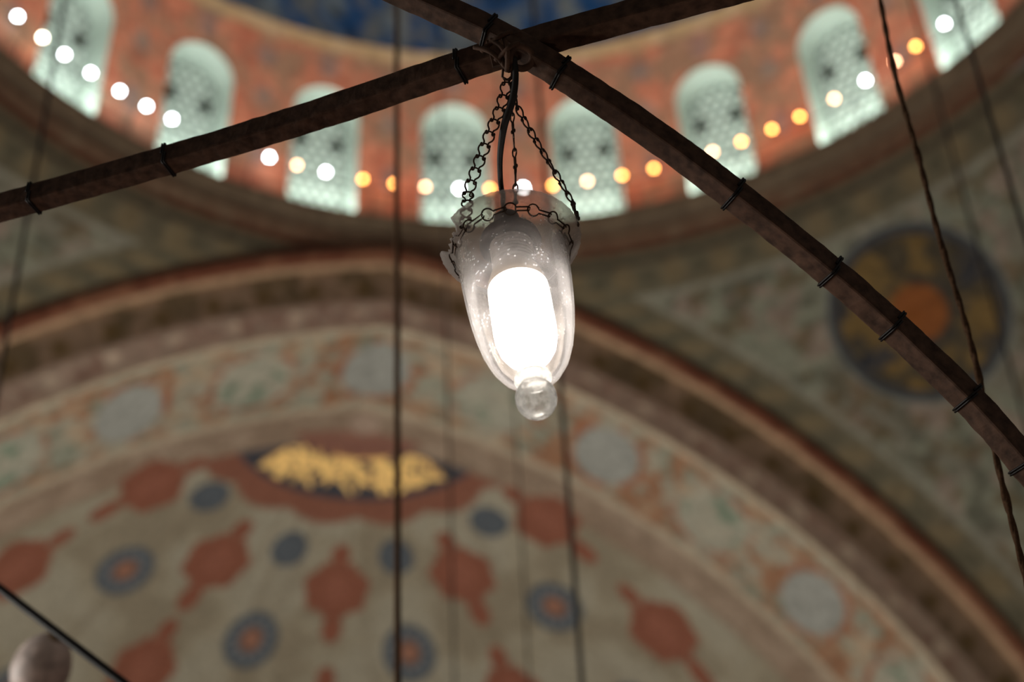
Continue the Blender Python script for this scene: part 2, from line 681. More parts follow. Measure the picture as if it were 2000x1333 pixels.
for side, nm, amax in ((1, 'wall_right', 1.25), (-1, 'wall_left', 1.25)):
    AA, UU = np.meshgrid(np.linspace(0, amax, 250), us, indexing='ij')
    rho = np.sqrt(DARCH ** 2 + UU ** 2)
    az = AZN - side * (np.arctan2(UU, DARCH) + AA)
    P = np.stack([CX + rho * np.cos(az), CY + rho * np.sin(az), arch_z(UU, RM)], -1)
    de = curve_dist(P, edge_curve[side])
    dr = np.hypot(rho - 6.18, H - .545 - P[..., 2])
    n1, n2, n3 = fbm(P, 2.4, 41), fbm(P, 5.0, 43), fbm(P, 1.1, 47)
    pt = Paint(P.shape[:2], (122, 122, 104), .88)
    pt.lay(ss(.48, .6, n3), (112, 104, 90), .7)
    pt.lay(ss(.53, .60, n2), (76, 74, 60), .7)
    pt.lay(ss(.55, .62, fbm(P, 3.7, 53)), (140, 120, 106), .65)
    pt.lay(ss(.56, .62, fbm(P, 4.4, 59)), (92, 76, 50), .7)
    bd = np.minimum(de, dr * 1.0)
    inb = ss(.60, .52, bd)
    pt.lay(inb, (94, 86, 66), .9)
    # spots along the two borders
    along = np.where(de < dr, UU * 1.25, az * 6.5)
    spot = ss(.2, .1, np.hypot(((along / .62) % 1.0 - .5) * .62, bd - .33))
    pt.lay(spot * inb, (122, 104, 74), .55)
    pt.lay(ss(.12, .06, np.hypot(((along / .62 + .5) % 1.0 - .5) * .62, bd - .33)) * inb, (70, 66, 50), .5)
    pt.lay(ss(.06, .03, np.abs(bd - .58)), (134, 130, 114), .75)
    pt.lay(ss(.05, .03, np.abs(bd - .14)), (60, 50, 38), .7)
    if side == 1:
        r = np.sqrt(((P - MED) ** 2).sum(-1))
        v = P - MED
        hx = v @ np.array([.87, -.34, -.30])
        ang = np.arctan2(v[..., 2] - v[..., 1], hx)
        pt.lay(ss(1.10, 1.06, r), (112, 112, 102), 1)
        pt.lay(ss(1.05, 1.01, r), (44, 47, 54), 1)
        pt.lay(ss(.02, .01, np.abs(r - .97)), (96, 92, 78), .5)
        st = np.sin(ang * 31 + 3 * n1 * 6) * .5 + .5
        pt.lay(ss(.93, .90, r), (64, 56, 42), 1)
        pt.lay(ss(.93, .88, r) * ss(.45, .6, fbm(P, 3.2, 61)) * (.5 + .5 * st), (124, 96, 46), .95)
        pt.lay(ss(.93, .88, r) * ss(.40, .33, fbm(P, 2.6, 63)), (40, 44, 52), .9)
        pt.lay(ss(.93, .88, r) * ss(.7, .95, st) * ss(.42, .5, r), (96, 84, 62), .5)
        pt.lay(ss(.05, .02, np.abs(r - .42)), (50, 50, 50), .6)
        pt.lay(ss(.36, .31, r), (128, 74, 34), 1)
        pt.lay(ss(.26, .2, r) * ss(.5, .6, n2), (120, 66, 22), .8)
    tag(link(nm, grid(nm, P, M['paint'], pt.get(), flip=(side == 1))),
        'painted pendentive with a round dark medallion' if side == 1 else 'shaded painted pendentive left of the arch', kind='structure')


# ---------------- arch: moulding, face, soffit
def arch_curve(r, dn, n=500, umax=9.2):
    th0 = math.acos(EC / r)
    th1 = math.acos(min(.999, (umax + EC) / r)) if umax + EC < r else .02
    th = np.linspace(th1, th0, n)
    u = np.concatenate([-(r * np.cos(th) - EC), (r * np.cos(th) - EC)[::-1][1:]])
    z = np.concatenate([ZC + r * np.sin(th), (ZC + r * np.sin(th))[::-1][1:]])
    L = np.concatenate([-(th0 - th) * r, ((th0 - th) * r)[::-1][1:]])
    return u, z, L, CEN + (DARCH + dn) * NV + u[:, None] * TV + z[:, None] * UP


prof = [(RM + .20, .02, 0), (RM + .19, -.10, 0), (RM + .12, -.13, 0), (RM + .07, -.10, 1), (RM + .05, -.15, 1), (RM + 0, -.175, 1),
        (RM - .06, -.15, 1), (RM - .08, -.11, 1), (RM - .10, -.11, 1), (RM - .13, -.08, 2), (RM - .135, .02, 2)]
P = np.stack([arch_curve(r, dn)[3] for r, dn, c in prof], 1)
idx = np.array([c for _, _, c in prof])
cols = np.array([(56, 42, 31), (82, 47, 32), (122, 98, 76)])
n1 = fbm(P, 2.2, 71)
pt = Paint(P.shape[:2], (62, 48, 36), 1.65)  # outer strip keeps this darker base, painting in the moulding's upper shadow line
for k in (1, 2):
    pt.lay(np.broadcast_to((idx == k) * 1.0, P.shape[:2]), cols[k])
pt.lay(ss(.48, .62, n1) * (idx == 1), (104, 72, 52), .6)
tag(link('trim_2', grid('trim_2', P, M['paint'], pt.get())), 'red brown arch moulding curving under the cornice', kind='structure')

ks = np.linspace(0, 1, 34)
P = np.stack([arch_curve(RM - .1 + (R1 - RM + .1) * k, 0.05 * math.sin(PI * k))[3] for k in ks], 1)
L = arch_curve(RM, 0)[2][:, None] * np.ones_like(ks)
K = np.ones((P.shape[0], 1)) * ks
n1, n2 = fbm(P, 3.2, 81), fbm(P, 6, 83)
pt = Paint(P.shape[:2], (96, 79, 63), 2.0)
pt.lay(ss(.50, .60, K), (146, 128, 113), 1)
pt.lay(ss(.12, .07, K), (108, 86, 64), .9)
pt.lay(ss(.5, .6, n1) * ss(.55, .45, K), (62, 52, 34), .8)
per = (L / .62) % 1.0
pt.lay(ss(.14, .08, np.hypot((per - .5) * .62, (K - .34) * .8)), (66, 52, 28), .85)
per2 = (L / .78) % 1.0
pt.lay(ss(.15, .09, np.hypot((per2 - .5) * .78, (K - .74) * 1.1)), (178, 164, 144), .85)
pt.lay(ss(.52, .62, n2) * ss(.55, .62, K), (122, 92, 78), .6)
pt.lay(ss(.93, .96, K), (160, 146, 126), .9)
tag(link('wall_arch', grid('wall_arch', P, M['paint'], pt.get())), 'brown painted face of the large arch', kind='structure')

ws = np.linspace(0, 1, 60)
P = np.stack([arch_curve(R1 + (R2 - R1) * k, DEPTH * k)[3] for k in ws], 1)
L = arch_curve(R1, 0)[2][:, None] * np.ones_like(ws)
Wd = np.ones((P.shape[0], 1)) * ws * DEPTH
n1, n2, n3 = fbm(P, 2.6, 91), fbm(P, 5, 93), fbm(P, 3.6, 95)
pt = Paint(P.shape[:2], (116, 109, 94), 1.62)
pt.lay(ss(.5, .6, n1), (104, 106, 92), .8)
pt.lay(ss(.54, .62, n2), (82, 84, 70), .75)
PER = 3.0
loc = (L / PER + .5) % 1.0 * PER - PER / 2            # 0 at a grey medallion
sc = ss(.50, .58, n3) * ss(1.15, .9, np.abs(loc)) * ss(.3, .45, np.abs(loc))
pt.lay(sc, (108, 74, 52), .9)
pt.lay(ss(.56, .64, fbm(P, 4.5, 97)) * ss(.35, .6, np.abs(loc)), (130, 110, 88), .7)
med = np.hypot(loc / .40, (Wd - .86) / .52)
pt.lay(ss(1.36, 1.24, med) * ss(1.02, 1.1, med) * ss(.42, .5, fbm(P, 3, 99)), (112, 70, 50), .9)
pt.lay(ss(1.04, .98, med), (112, 111, 104), 1)
loc2 = ((L / PER) % 1.0 - .5) * PER                   # 0 halfway
c2 = np.hypot(loc2 / .45, (Wd - .86) / .5)
pt.lay(ss(1.05, .95, c2), (122, 118, 104), .8)
pt.lay(ss(.52, .6, fbm(P, 4.6, 101)) * ss(1, .8, c2), (80, 92, 76), .9)
pt.lay(ss(.11, .06, np.abs(c2 - 1.15)) * ss(.45, .52, n2), (116, 68, 50), .8)
for w0 in (.22, 1.47):
    dash = ss(.1, .2, np.abs((L / .75) % 1.0 - .5))
    pt.lay(ss(.09, .05, np.abs(Wd - w0)) * (1 - dash), (108, 74, 50), .8)
pt.lay(ss(.13, .09, Wd) + ss(DEPTH - .13, DEPTH - .09, Wd), (134, 120, 101), .95)
tag(link('wall_soffit', grid('wall_soffit', P, M['paint'], pt.get())), 'underside of the arch painted with grey medallions and rust scrolls', kind='structure')

# ---------------- half dome beyond the arch, radiating ornament
ph = np.linspace(0, PI, 620)
sv = np.concatenate([np.linspace(0.004, 2.2, 120)[:-1], np.linspace(2.2, 7.4, 190)])
PHI, SV = np.meshgrid(ph, sv, indexing='ij')
P = CEN + (DARCH + DEPTH) * NV + (SV * np.cos(PHI))[..., None] * TV + (SV * np.sin(PHI))[..., None] * NV + arch_z(SV, R2)[..., None] * UP
n1, n2 = fbm(P, 1.2, 111), fbm(P, 4.5, 113)
pt = Paint(P.shape[:2], (113, 105, 88), 1.62)
pt.lay(ss(.45, .62, n1), (120, 114, 99), .7)
pt.lay(ss(.48, .40, n1), (98, 88, 72), .6)
streak = vnoise(np.stack([PHI * 22, SV * .4, SV * 0], -1), 1.0, 117)
pt.lay(ss(.6, .8, streak), (96, 86, 70), .45)
dpl = SV * np.sin(PHI)
pt.lay(ss(.74, .64, dpl), (104, 86, 71), .85)
pt.lay(ss(.5, .6, n2) * ss(.66, .55, dpl), (124, 108, 92), .6)
pt.lay(ss(.07, .03, dpl), (130, 116, 98), .8)
RED, RED2 = (100, 60, 45), (110, 68, 53)


def blob(s0, p0, hs, hp):
    return np.hypot((SV - s0) / hs, s0 * (PHI - p0) / hp)


def palmette(s0, deg):
    p0 = math.radians(deg)
    wob = .10 * np.sin(9 * np.arctan2((SV - s0) / .5, s0 * (PHI - p0) / .34)) * .6
    b = np.minimum(blob(s0, p0, .40 if 40 < deg < 140 else .37, .44 if 40 < deg < 140 else .50) + wob,
                   np.minimum(blob(s0 - .50, p0, .17, .13), blob(s0 + .56, p0, .20, .14)))
    pt.lay(ss(1.06, .94, b), RED)
    pt.lay(ss(.62, .4, blob(s0, p0, .43, .33)), RED2, .7)


for deg, lst in ((88, (3.0, 4.72, 6.3)), (54, (2.93, 4.62, 6.2)), (122, (2.92, 4.45, 6.1)), (20, (2.70, 4.47, 6.1)), (160.5, (2.62, 4.2, 5.9))):
    for s0 in lst:
        palmette(s0, deg)


def rosette(s0, deg, hs, hp, heart=True):
    p0 = math.radians(deg)
    b = blob(s0, p0, hs, hp)
    pt.lay(ss(1.06, .95, b), (58, 62, 66))
    pt.lay(ss(.82, .74, b) * (.55 + .45 * np.sin(12 * np.arctan2((SV - s0) / hs, s0 * (PHI - p0) / hp))), (92, 94, 94), .85 if heart else .25)
    if heart:
        pt.lay(ss(.52, .46, b), (76, 60, 54))
        pt.lay(ss(.36, .28, b), (112, 78, 62))


for s0, deg in ((3.51, 140.4), (3.81, 104.5), (3.89, 71.5), (3.70, 37), (5.15, 140.4), (5.2, 105), (5.25, 71), (5.12, 34.5)):
    rosette(s0, deg, *((.38, .37) if 60 < deg < 120 else (.33, .40)))
for s0, deg in ((2.23, 142), (2.49, 104.3), (2.53, 71.1), (2.34, 36.4)):
    rosette(s0, deg, *((.27, .24) if 60 < deg < 120 else (.24, .27)), False)
# red scalloped collar and the half medallion of gilt writing at the crown
lobes = 1.90 + .14 * np.abs(np.sin(PHI * 180 / PI / 14.0 * PI / 2))
pt.lay(ss(.04, -.04, SV - lobes) * ss(.62, .70, dpl), (98, 62, 48))
pt.lay(ss(1.64, 1.60, SV) * ss(.62, .68, dpl), (46, 46, 50))
x_, y_ = SV * np.cos(PHI), SV * np.sin(PHI)
g = np.zeros_like(SV)
rng = np.random.default_rng(11)
for k in range(150):                                     # brush strokes of the script
    a = rng.uniform(.18, PI - .18)
    s0 = rng.uniform(.92, 1.48)
    cx_, cy_ = s0 * math.cos(a), s0 * math.sin(a)
    th = rng.normal(PI * .35, .95)
    ln, wd = rng.uniform(.08, .24), rng.uniform(.022, .045)
    du = (x_ - cx_) * math.cos(th) + (y_ - cy_) * math.sin(th)
    dv = -(x_ - cx_) * math.sin(th) + (y_ - cy_) * math.cos(th) + .9 * du * du * (1 if k % 2 else -1)
    g = np.maximum(g, ss(1.15, .75, np.hypot(du / ln, dv / wd)))
pt.lay(g * ss(1.57, 1.53, SV) * ss(.66, .72, dpl) * ss(2.50, 2.44, PHI) * ss(.62, .68, PHI), (216, 166, 100), .98)
pt.lay(ss(.95, .89, SV) * ss(.38, .48, dpl), (100, 66, 54), .9)
pt.lay(ss(.22, .16, np.hypot(x_ - .05, y_ - .3)), (124, 106, 92), .8)
tag(link('wall_apse', grid('wall_apse', P, M['paint_fine'], pt.get())), 'half dome painted with rust palmettes, blue rosettes and a gilt half medallion', kind='structure')

# ---------------- windows
HEXP = .145


def inside(x, z, mg):
    hw = HW - mg
    return abs(x) < hw if z < SPR else math.hypot(x, z - SPR) < hw


lat = MB()
dx, dz = HEXP, HEXP * math.sqrt(3) / 2
for j in range(-1, int((SPR + HW) / dz) + 2):
    for i in range(-4, 5):
        x, z = (i + (j % 2) * .5) * dx, j * dz
        if not inside(x, z, .05):
            continue
        o = [(x + HEXP / math.sqrt(3) * math.sin(PI / 3 * k), z + HEXP / math.sqrt(3) * math.cos(PI / 3 * k)) for k in range(6)]
        n = [(x + .056 * math.sin(PI / 3 * k), z + .056 * math.cos(PI / 3 * k)) for k in range(6)]
        Vv = [(p[0], .355, p[1]) for p in o] + [(p[0], .34, p[1]) for p in n] + [(p[0], .385, p[1]) for p in n]
        Ff = []
        for k in range(6):
            q = (k + 1) % 6
            Ff += [(k, q, 6 + q, 6 + k), (6 + k, 6 + q, 12 + q, 12 + k)]
        lat.add(Vv, Ff)
lattice_me = mesh('lattice', lat.v, lat.f, M['plaster_pale'], False)
N = len(OUT)
shrink = np.stack([OUT[:, 0] * .93, np.where(OUT[:, 1] > SPR, SPR + (OUT[:, 1] - SPR) * .93, OUT[:, 1])], -1)
rv = [(x, 0, z) for x, z in OUT] + [(x * 1.0, .012, z) for x, z in OUT] + [(x, .39, z) for x, z in shrink]
reveal_me = mesh('reveal', rv, [(k * N + i, k * N + i + 1, (k + 1) * N + i + 1, (k + 1) * N + i) for k in (0, 1) for i in range(N - 1)], M['plaster_pale'], True)
pv = [(x, .39, z) for x, z in shrink] + [(x, .42, z) for x, z in shrink]
pane_me = mesh('pane', pv, [tuple(range(N))] + [tuple(range(2 * N - 1, N - 1, -1))] + [(i, (i + 1) % N, N + (i + 1) % N, N + i) for i in range(N)], M['pane'], False)
vent_mb = MB()
vent_mb.box((0, 0, 0), (.065, 0, 0), (0, .02, 0), (0, 0, .08))
vent_mb.box((0, -.022, .07), (.06, 0, 0), (0, .01, 0), (0, 0, .008))
vent_me = mesh('vent', vent_mb.v, vent_mb.f, M['vent'], False)
sill_mb = MB()
sill_mb.box((0, .2, -.04), (HW, 0, 0), (0, .2, .012), (0, 0, .03))
sill_me = mesh('sill', sill_mb.v, sill_mb.f, M['plaster_pale'], False)
for k, az in enumerate(W_AZ):
    w = empty('window_%d' % (k + 1), (CX + 6.10 * math.cos(az), CY + 6.10 * math.sin(az), H))
    w.rotation_euler = (.076, 0, az - PI / 2)
    # local +Y must point outward, away from the dome axis
    tag(w, 'arched drum window with a deep pale reveal and honeycomb lattice', kind='structure')
    link('reveal', reveal_me, w)
    link('lattice', lattice_me, w)
    link('pane', pane_me, w)
    link('sill', sill_me, w)
    ld = bpy.data.lights.new('sill_fill', 'AREA')          # greenish fill added on the sill for an unseen tube
    ld.shape = 'RECTANGLE'
    ld.size, ld.size_y = .74, .06
    ld.energy = 8
    ld.color = (.97, 1.0, .93)
    lo = bpy.data.objects.new('sill_fill', ld)
    COL.objects.link(lo)
    lo.parent = w
    lo.location = (0, .06, .02)
    lo.rotation_euler = (PI - .12, 0, 0)
    for sx in (-1, 1):
        v = link('vent', vent_me, w)
        v.location = (sx * .24, .34, 1.26)

# ---------------- rail with the small lights above the cornice
rail = empty('lamp_rail', (CX, CY, H))
tag(rail, 'thin dark iron rail on short posts running along the top of the cornice', 'rail')
b = MB()
aa = np.linspace(math.radians(15), math.radians(172), 240)
b.tube(np.stack([5.9 * np.cos(aa), 5.9 * np.sin(aa), 0 * aa + .30], -1), .011, 6)
b.build('rail_bar', M['tie'], rail)
for k in range(11):
    a = math.radians(20 + 14.6 * k)
    b = MB()
    b.tube([(6.03 * math.cos(a), 6.03 * math.sin(a), -.02), (6.0 * math.cos(a), 6.0 * math.sin(a), .18), (5.9 * math.cos(a), 5.9 * math.sin(a), .30)], .010, 6)
    b.build('post', M['tie'], rail)

b = MB()
b.lathe([(0, -.030), (.010, -.029), (.019, -.022), (.025, -.010), (.026, 0), (.025, .010), (.019, .021), (.010, .027), (0, .029)], 20)
globe = {}
for c in ('white', 'warm_white', 'pale_orange', 'orange'):
    globe[c] = mesh('globe', b.v, b.f, M[c + '_light'])
b = MB()
b.lathe([(0, -.107), (.016, -.107), (.018, -.09), (.012, -.085), (.013, -.05), (.018, -.036), (.012, -.0305), (0, -.0305)], 16)
holder_me = mesh('holder', b.v, b.f, M['brass'])
LIGHTS = [
    (153.03, 'white', 'white light at the top left, leftmost one on the cornice rail'),
    (149.49, 'warm_white', 'warm white light just left of the far left window'),
    (146.43, 'white', 'white light in front of the far left window, its left one'),
    (142.87, 'white', 'white light in front of the far left window, its lower right one'),
    (139.03, 'white', 'white light on the red wall right beside the far left window'),
    (135.56, 'white', 'white light on the red wall just left of the second window'),
    (132.31, 'white', 'white light over the left edge of the second window'),
    (120.16, 'white', 'white light alone under the left iron bar before the third window'),
    (116.79, 'pale_orange', 'pale orange light at the left edge of the third window'),
    (113.30, 'white', 'white light in the middle of the third window'),
    (108.82, 'orange', 'orange light on the red wall just right of the third window'),
    (105.07, 'orange', 'orange light beside the straight dark cable on the red wall'),
    (101.34, 'pale_orange', 'pale orange light at the left edge of the fourth window'),
    (97.27, 'white', 'white light in the middle of the fourth window, left of the left chain'),
    (93.62, 'orange', 'orange light between the left chain and the flat power cable'),
    (89.60, 'white', 'white light right above the glass rim beside the thin middle chain'),
    (86.05, 'orange', 'orange light above the glass rim, touching the right chain'),
    (81.91, 'pale_orange', 'pale orange light in the middle of the fifth window'),
    (77.73, 'orange', 'orange light at the right edge of the fifth window'),
    (73.87, 'orange', 'orange light tucked against the lower edge of the right iron bar'),
    (66.65, 'pale_orange', 'pale orange light touching the upper edge of the right iron bar'),
    (63.08, 'warm_orange', 'bright orange light at the right side of the sixth window'),
    (59.25, 'orange', 'orange light just right of the sixth window, left of a red wall pair'),
    (55.72, 'orange', 'orange light just left of the seventh window, right of a red wall pair'),
    (51.25, 'pale_orange', 'pale orange light in the lower middle of the seventh window'),
    (47.13, 'white', 'white light at the right edge of the seventh window'),
    (43.17, 'pale_orange', 'small pale light half hidden by the dark twisted rope'),
    (40.32, 'orange', 'small orange light on the red wall right of the dark rope'),
    (36.28, 'white', 'white light in front of the far right window'),
]
for deg, c, lab in LIGHTS:
    a = math.radians(deg)
    o = empty('rail_light', (CX + 5.9 * math.cos(a), CY + 5.9 * math.sin(a), H + .42))
    tag(o, lab, 'light', 'small lights on the cornice rail')
    link('globe', globe['orange' if c == 'warm_orange' else c], o)
    link('holder', holder_me, o)

# ================================================================ things close to the camera
# ---------------- the crossed iron bars
frame = empty('chandelier_frame', tuple(at(1000, 105, 1.5)))
tag(frame, 'frame of two crossed dark iron bars carrying the lit glass lamp', 'chandelier frame')
fo = np.array(frame.location)


def smooth_path(ctrl, n):
    c = np.array(ctrl)
    t = np.linspace(0, len(c) - 1, n)
    out = []
    for x in t:
        i = min(int(x), len(c) - 2)
        f = x - i
        p0, p1, p2, p3 = c[max(i - 1, 0)], c[i], c[i + 1], c[min(i + 2, len(c) - 1)]
        out.append(.5 * ((2 * p1) + (-p0 + p2) * f + (2 * p0 - 5 * p1 + 4 * p2 - p3) * f * f + (-p0 + 3 * p1 - 3 * p2 + p3) * f ** 3))
    return np.array(out)


def bar_frames(path):
    T = np.gradient(path, axis=0)
    T /= np.linalg.norm(T, axis=1)[:, None]
    Sd = np.cross(T, UP)
    Sd /= np.linalg.norm(Sd, axis=1)[:, None]
    Nn = np.cross(Sd, T)
    return T, Sd, Nn


def box_bar(path, w, h, name, parent, bev=.0022):
    T, Sd, Nn = bar_frames(path)
    sec = []
    for sx, sy in ((1, 1), (-1, 1), (-1, -1), (1, -1)):
        cxx, cyy = sx * (w - bev), sy * (h - bev)
        st = {(1, 1): 0, (-1, 1): 90, (-1, -1): 180, (1, -1): 270}[(sx, sy)]
        for q in (0, 45, 90):
            sec.append((cxx + bev * math.cos(math.radians(st + q)), cyy + bev * math.sin(math.radians(st + q))))
    sec = np.array(sec)
    n = len(sec)
    V = (path[:, None] + sec[None, :, :1] * Sd[:, None] + sec[None, :, 1:] * Nn[:, None])
    # hand-forged unevenness
    jit = (fbm(V, 70, 5)[..., None] - .5) * .0016 * (sec[None, :, :1] * Sd[:, None] + sec[None, :, 1:] * Nn[:, None]) / w
    V = (V + jit - fo).reshape(-1, 3)
    Fc = []
    for i in range(len(path) - 1):
        for j in range(n):
            k = (j + 1) % n
            Fc.append((i * n + j, i * n + k, (i + 1) * n + k, (i + 1) * n + j))
    Fc += [tuple(range(n))[::-1], tuple((len(path) - 1) * n + j for j in range(n))]
    me = mesh(name, V, Fc, M['iron'], False)
    return link(name, me, parent)


def wire_tie(path, frac, w, h, parent, turns=2, r=.0011):
    T, Sd, Nn = bar_frames(path)
    i = int(frac * (len(path) - 1))
    c, s_, n_ = path[i], Sd[i], Nn[i]
    b = MB()
    pts = []
    for k in range(turns * 24 + 1):
        a = 2 * PI * k / 24
        ca, sa = math.cos(a), math.sin(a)
        q = max(abs(ca), abs(sa))
        rx, ry = (w + r * .7) * ca / q, (h + r * .7) * sa / q
        pts.append(c + rx * s_ + ry * n_ + T[i] * ((k / 24 - turns / 2) * r * 2.1) - fo)
    b.tube(pts, r, 6)
    kn = c + (w + r) * s_ * .85 + (h + r * .6) * n_ - fo
    b.lathe([(0, -.002), (.0015, -.0013), (.002, 0), (.0015, .0013), (0, .002)], 8, O=kn)
    return b.build('wire_tie', M['tie'], parent)


BW = .0112
zA = at(1000, 100, 1.5)[2]


def on_plane(px, py, z):
    d = F_ * FPX + R_ * (px - 1000) - U_ * (py - 666.5)
    return d * ((z - EYE) / d[2]) + np.array([0, 0, EYE])


pathA = smooth_path([on_plane(x, y, zA) for x, y in ((-700, 610), (-260, 484), (0, 407), (335, 311), (620, 224), (895, 131), (1090, 70), (1365, -5), (1650, -80), (2300, -250))], 200)
barA = box_bar(pathA, BW, BW, 'cross_bar', frame)
pathB = smooth_path([at(x, y, dd) for x, y, dd in ((100, -330, 1.68), (560, -125, 1.56), (760, -28, 1.52), (952, 60, 1.49), (1100, 146, 1.47), (1280, 266, 1.47), (1437, 383, 1.47), (1618, 528, 1.48), (1746, 640, 1.49), (1886, 774, 1.49), (1996, 898, 1.49), (2140, 1080, 1.50), (2330, 1330, 1.50))], 240)
barB = box_bar(pathB, BW, BW, 'cross_bar', frame)


def frac_of(path, px, py):
    d = path - np.array([0, 0, EYE])
    dep = d @ F_
    q = np.stack([1000 + FPX * (d @ R_) / dep, 666.5 - FPX * (d @ U_) / dep], -1)
    return np.argmin(((q - (px, py)) ** 2).sum(1)) / (len(path) - 1)


for px, py in ((85, 385), (335, 311), (897, 131)):
    wire_tie(pathA, frac_of(pathA, px, py), BW, BW, barA)
for px, py in ((952, 60), (1092, 145), (1437, 383), (1620, 529), (1746, 640), (1888, 776), (1994, 905)):
    wire_tie(pathB, frac_of(pathB, px, py), BW, BW, barB, 2)

# hanger under the crossing: strap, eye ring and twisted binding wire
hk = at(1000, 108, 1.475)
b = MB()
for (x0, y0), (x1, y1), dd in (((926, 92), (985, 128), 1.468), ((940, 100), (1000, 62), 1.47), ((968, 118), (1012, 84), 1.462), ((985, 75), (990, 140), 1.463), ((958, 78), (996, 126), 1.465)):
    p0, p1 = at(x0, y0, dd), at(x1, y1, dd - .004)
    mid = (p0 + p1) / 2 + np.array([.002, -.008, -.003])
    b.tube(smooth_path([p0 - fo, mid - fo, p1 - fo], 16), .0024, 7)
b.build('binding_wire', M['iron'], frame)
b = MB()
c0 = at(1018, 112, 1.462)
th = np.linspace(0, 2 * PI, 33)[:-1]
ax1, ax2 = R_ * .95 + F_ * .3, U_ * .9 - F_ * .35
b.tube([c0 + .0108 * (math.cos(a) * ax1 + math.sin(a) * ax2) - fo for a in th], .0033, 10, closed=True)
b.build('eye_ring', M['iron'], frame)
b = MB()
b.box(at(990, 98, 1.478) - fo, R_ * .016 + U_ * .004, U_ * .012 - R_ * .003, F_ * .006)
b.build('joint_plate', M['iron'], frame, False)
b = MB()
h0 = at(995, 112, 1.462)
b.tube(smooth_path([h0 - fo + R_ * .004 + U_ * .012, h0 - fo + R_ * .004 - U_ * .004, h0 - fo - U_ * .0125, h0 - fo - R_ * .006 - U_ * .006, h0 - fo - R_ * .006 + U_ * .002], 24), .0021, 8)
b.build('hook', M['iron'], frame)

# ---------------- the lit glass lamp
LD = 1.45
LC = at(997, 475, LD)
VW = (LC - np.array([0, 0, EYE])) / LD
Ri = R_ - VW * (R_ @ VW)
Ri /= np.linalg.norm(Ri)
Ui = np.cross(Ri, VW)
Ui = Ui if Ui @ U_ > 0 else -Ui
sx_, cx_ = math.sin(math.radians(9.4)), math.cos(math.radians(9.4))
img_dn = sx_ * Ri - cx_ * Ui
AX = -.72 * VW + .694 * img_dn                     # lamp's downward axis
AX /= np.linalg.norm(AX)
E1 = Ri - AX * (Ri @ AX)
E1 /= np.linalg.norm(E1)
E2 = np.cross(AX, E1)
if E2 @ VW > 0:
    E2 = -E2                                        # towards the camera: the near rim shows on top


def lamp_profile():
    body = [(.0660, .0000), (.0650, .0025), (.0605, .0055), (.0560, .0095), (.0532, .0145), (.0518, .022), (.0508, .036), (.0498, .055), (.0485, .075),
            (.0466, .095), (.0440, .113), (.0402, .131), (.0345, .148), (.0275, .160), (.0190, .1675), (.0100, .171), (0.0005, .172)]
    inner = [(max(r - .0022, .0002), h - .0022 * (1 if h > .12 else 0)) for r, h in body][::-1]
    inner[-1] = (.0652, -.0016)
    return body, inner


def flange(a):
    """how much of the flared rim is left at angle a (0 = right, 90 = near side)"""
    d = math.degrees(a) % 360
    if d > 290:
        d -= 360
    g = 1.0
    if 146 < d < 178:
        g = min(g, .50 + .10 * math.sin(d * .9) - .10 * (d - 146) / 32)
    if 178 <= d < 184:
        g = min(g, .42 + .1 * (d - 178))
    g *= 1 + .02 * math.sin(d * 1.7) + .015 * math.sin(d * .61)
    return g


def flare(a, i, r, h):
    if r > .0519 and h < .021:
        g = flange(a)
        return (.0518 + (r - .0518) * g, h + (1 - min(g, 1)) * (.016 - h) * .9)
    return r, h


lamp_lit = empty('hanging_lamp', tuple(LC))
tag(lamp_lit, 'lit bell shaped glass lamp with a broken rim hanging on chains', 'lamp')


def build_lamp(root, O, AXd, e1, e2, lit):
    body, inner = lamp_profile()
    prof = body + inner
    b = MB()
    b.lathe(prof, 168, X=e1, Y=e2, Z=AXd, rfun=flare)
    b.build('glass_bowl', M['glass'], root)
    b = MB()
    b.lathe([(0, .1705), (.0125, .1685), (.0158, .1665), (.0165, .1695), (.0155, .1725), (.0118, .1745), (.0108, .1770), (.0140, .1795), (.0165, .1835), (.0177, .1885), (.0178, .193),
             (.0166, .1985), (.0140, .2035), (.0098, .2075), (.005, .2095), (0, .2100)], 48, X=e1, Y=e2, Z=AXd)
    b.build('finial', M['clear'], root)
    so = empty('socket')
    so.parent = root
    b = MB()
    b.lathe([(0, -.034), (.012, -.034), (.0135, -.02), (.020, -.012), (.0275, -.006), (.0290, .000), (.0285, .0035), (.0262, .0045), (.0215, .003), (.0, .003)], 48, X=e1, Y=e2, Z=AXd)
    b.build('socket_cup', M['socket'], so)
    pr = [(0, .002)]
    for k in range(7):
        h = .004 + k * .0042
        pr += [(.0188, h), (.0202, h + .0012), (.0202, h + .0024), (.0188, h + .0036)]
    pr += [(.0, .034)]
    b = MB()
    b.lathe(pr, 48, X=e1, Y=e2, Z=AXd)
    b.build('threaded_sleeve', M['thread'], so)
    bu = empty('bulb')
    bu.parent = root
    b = MB()
    b.lathe([(0, .031), (.0165, .031), (.0190, .036), (.0232, .043), (.0263, .053), (.0274, .0605), (0, .0605)], 48, X=e1, Y=e2, Z=AXd)
    b.build('bulb_housing', M['cream'], bu)
    b = MB()
    b.lathe([(0, .0605), (.0274, .0606), (.0278, .066), (.0280, .080), (.0280, .112), (.0272, .124), (.0248, .134), (.0205, .142), (.0140, .1475), (.007, .1495), (0, .150)], 48, X=e1, Y=e2, Z=AXd)
    b.build('bulb_globe', M['lamp_on'] if lit else M['lamp_off'], bu)


build_lamp(lamp_lit, LC, AX, E1, E2, True)


def lp(deg, r, h):
    a = math.radians(deg)
    return LC + r * (math.cos(a) * E1 + math.sin(a) * E2) + h * AX


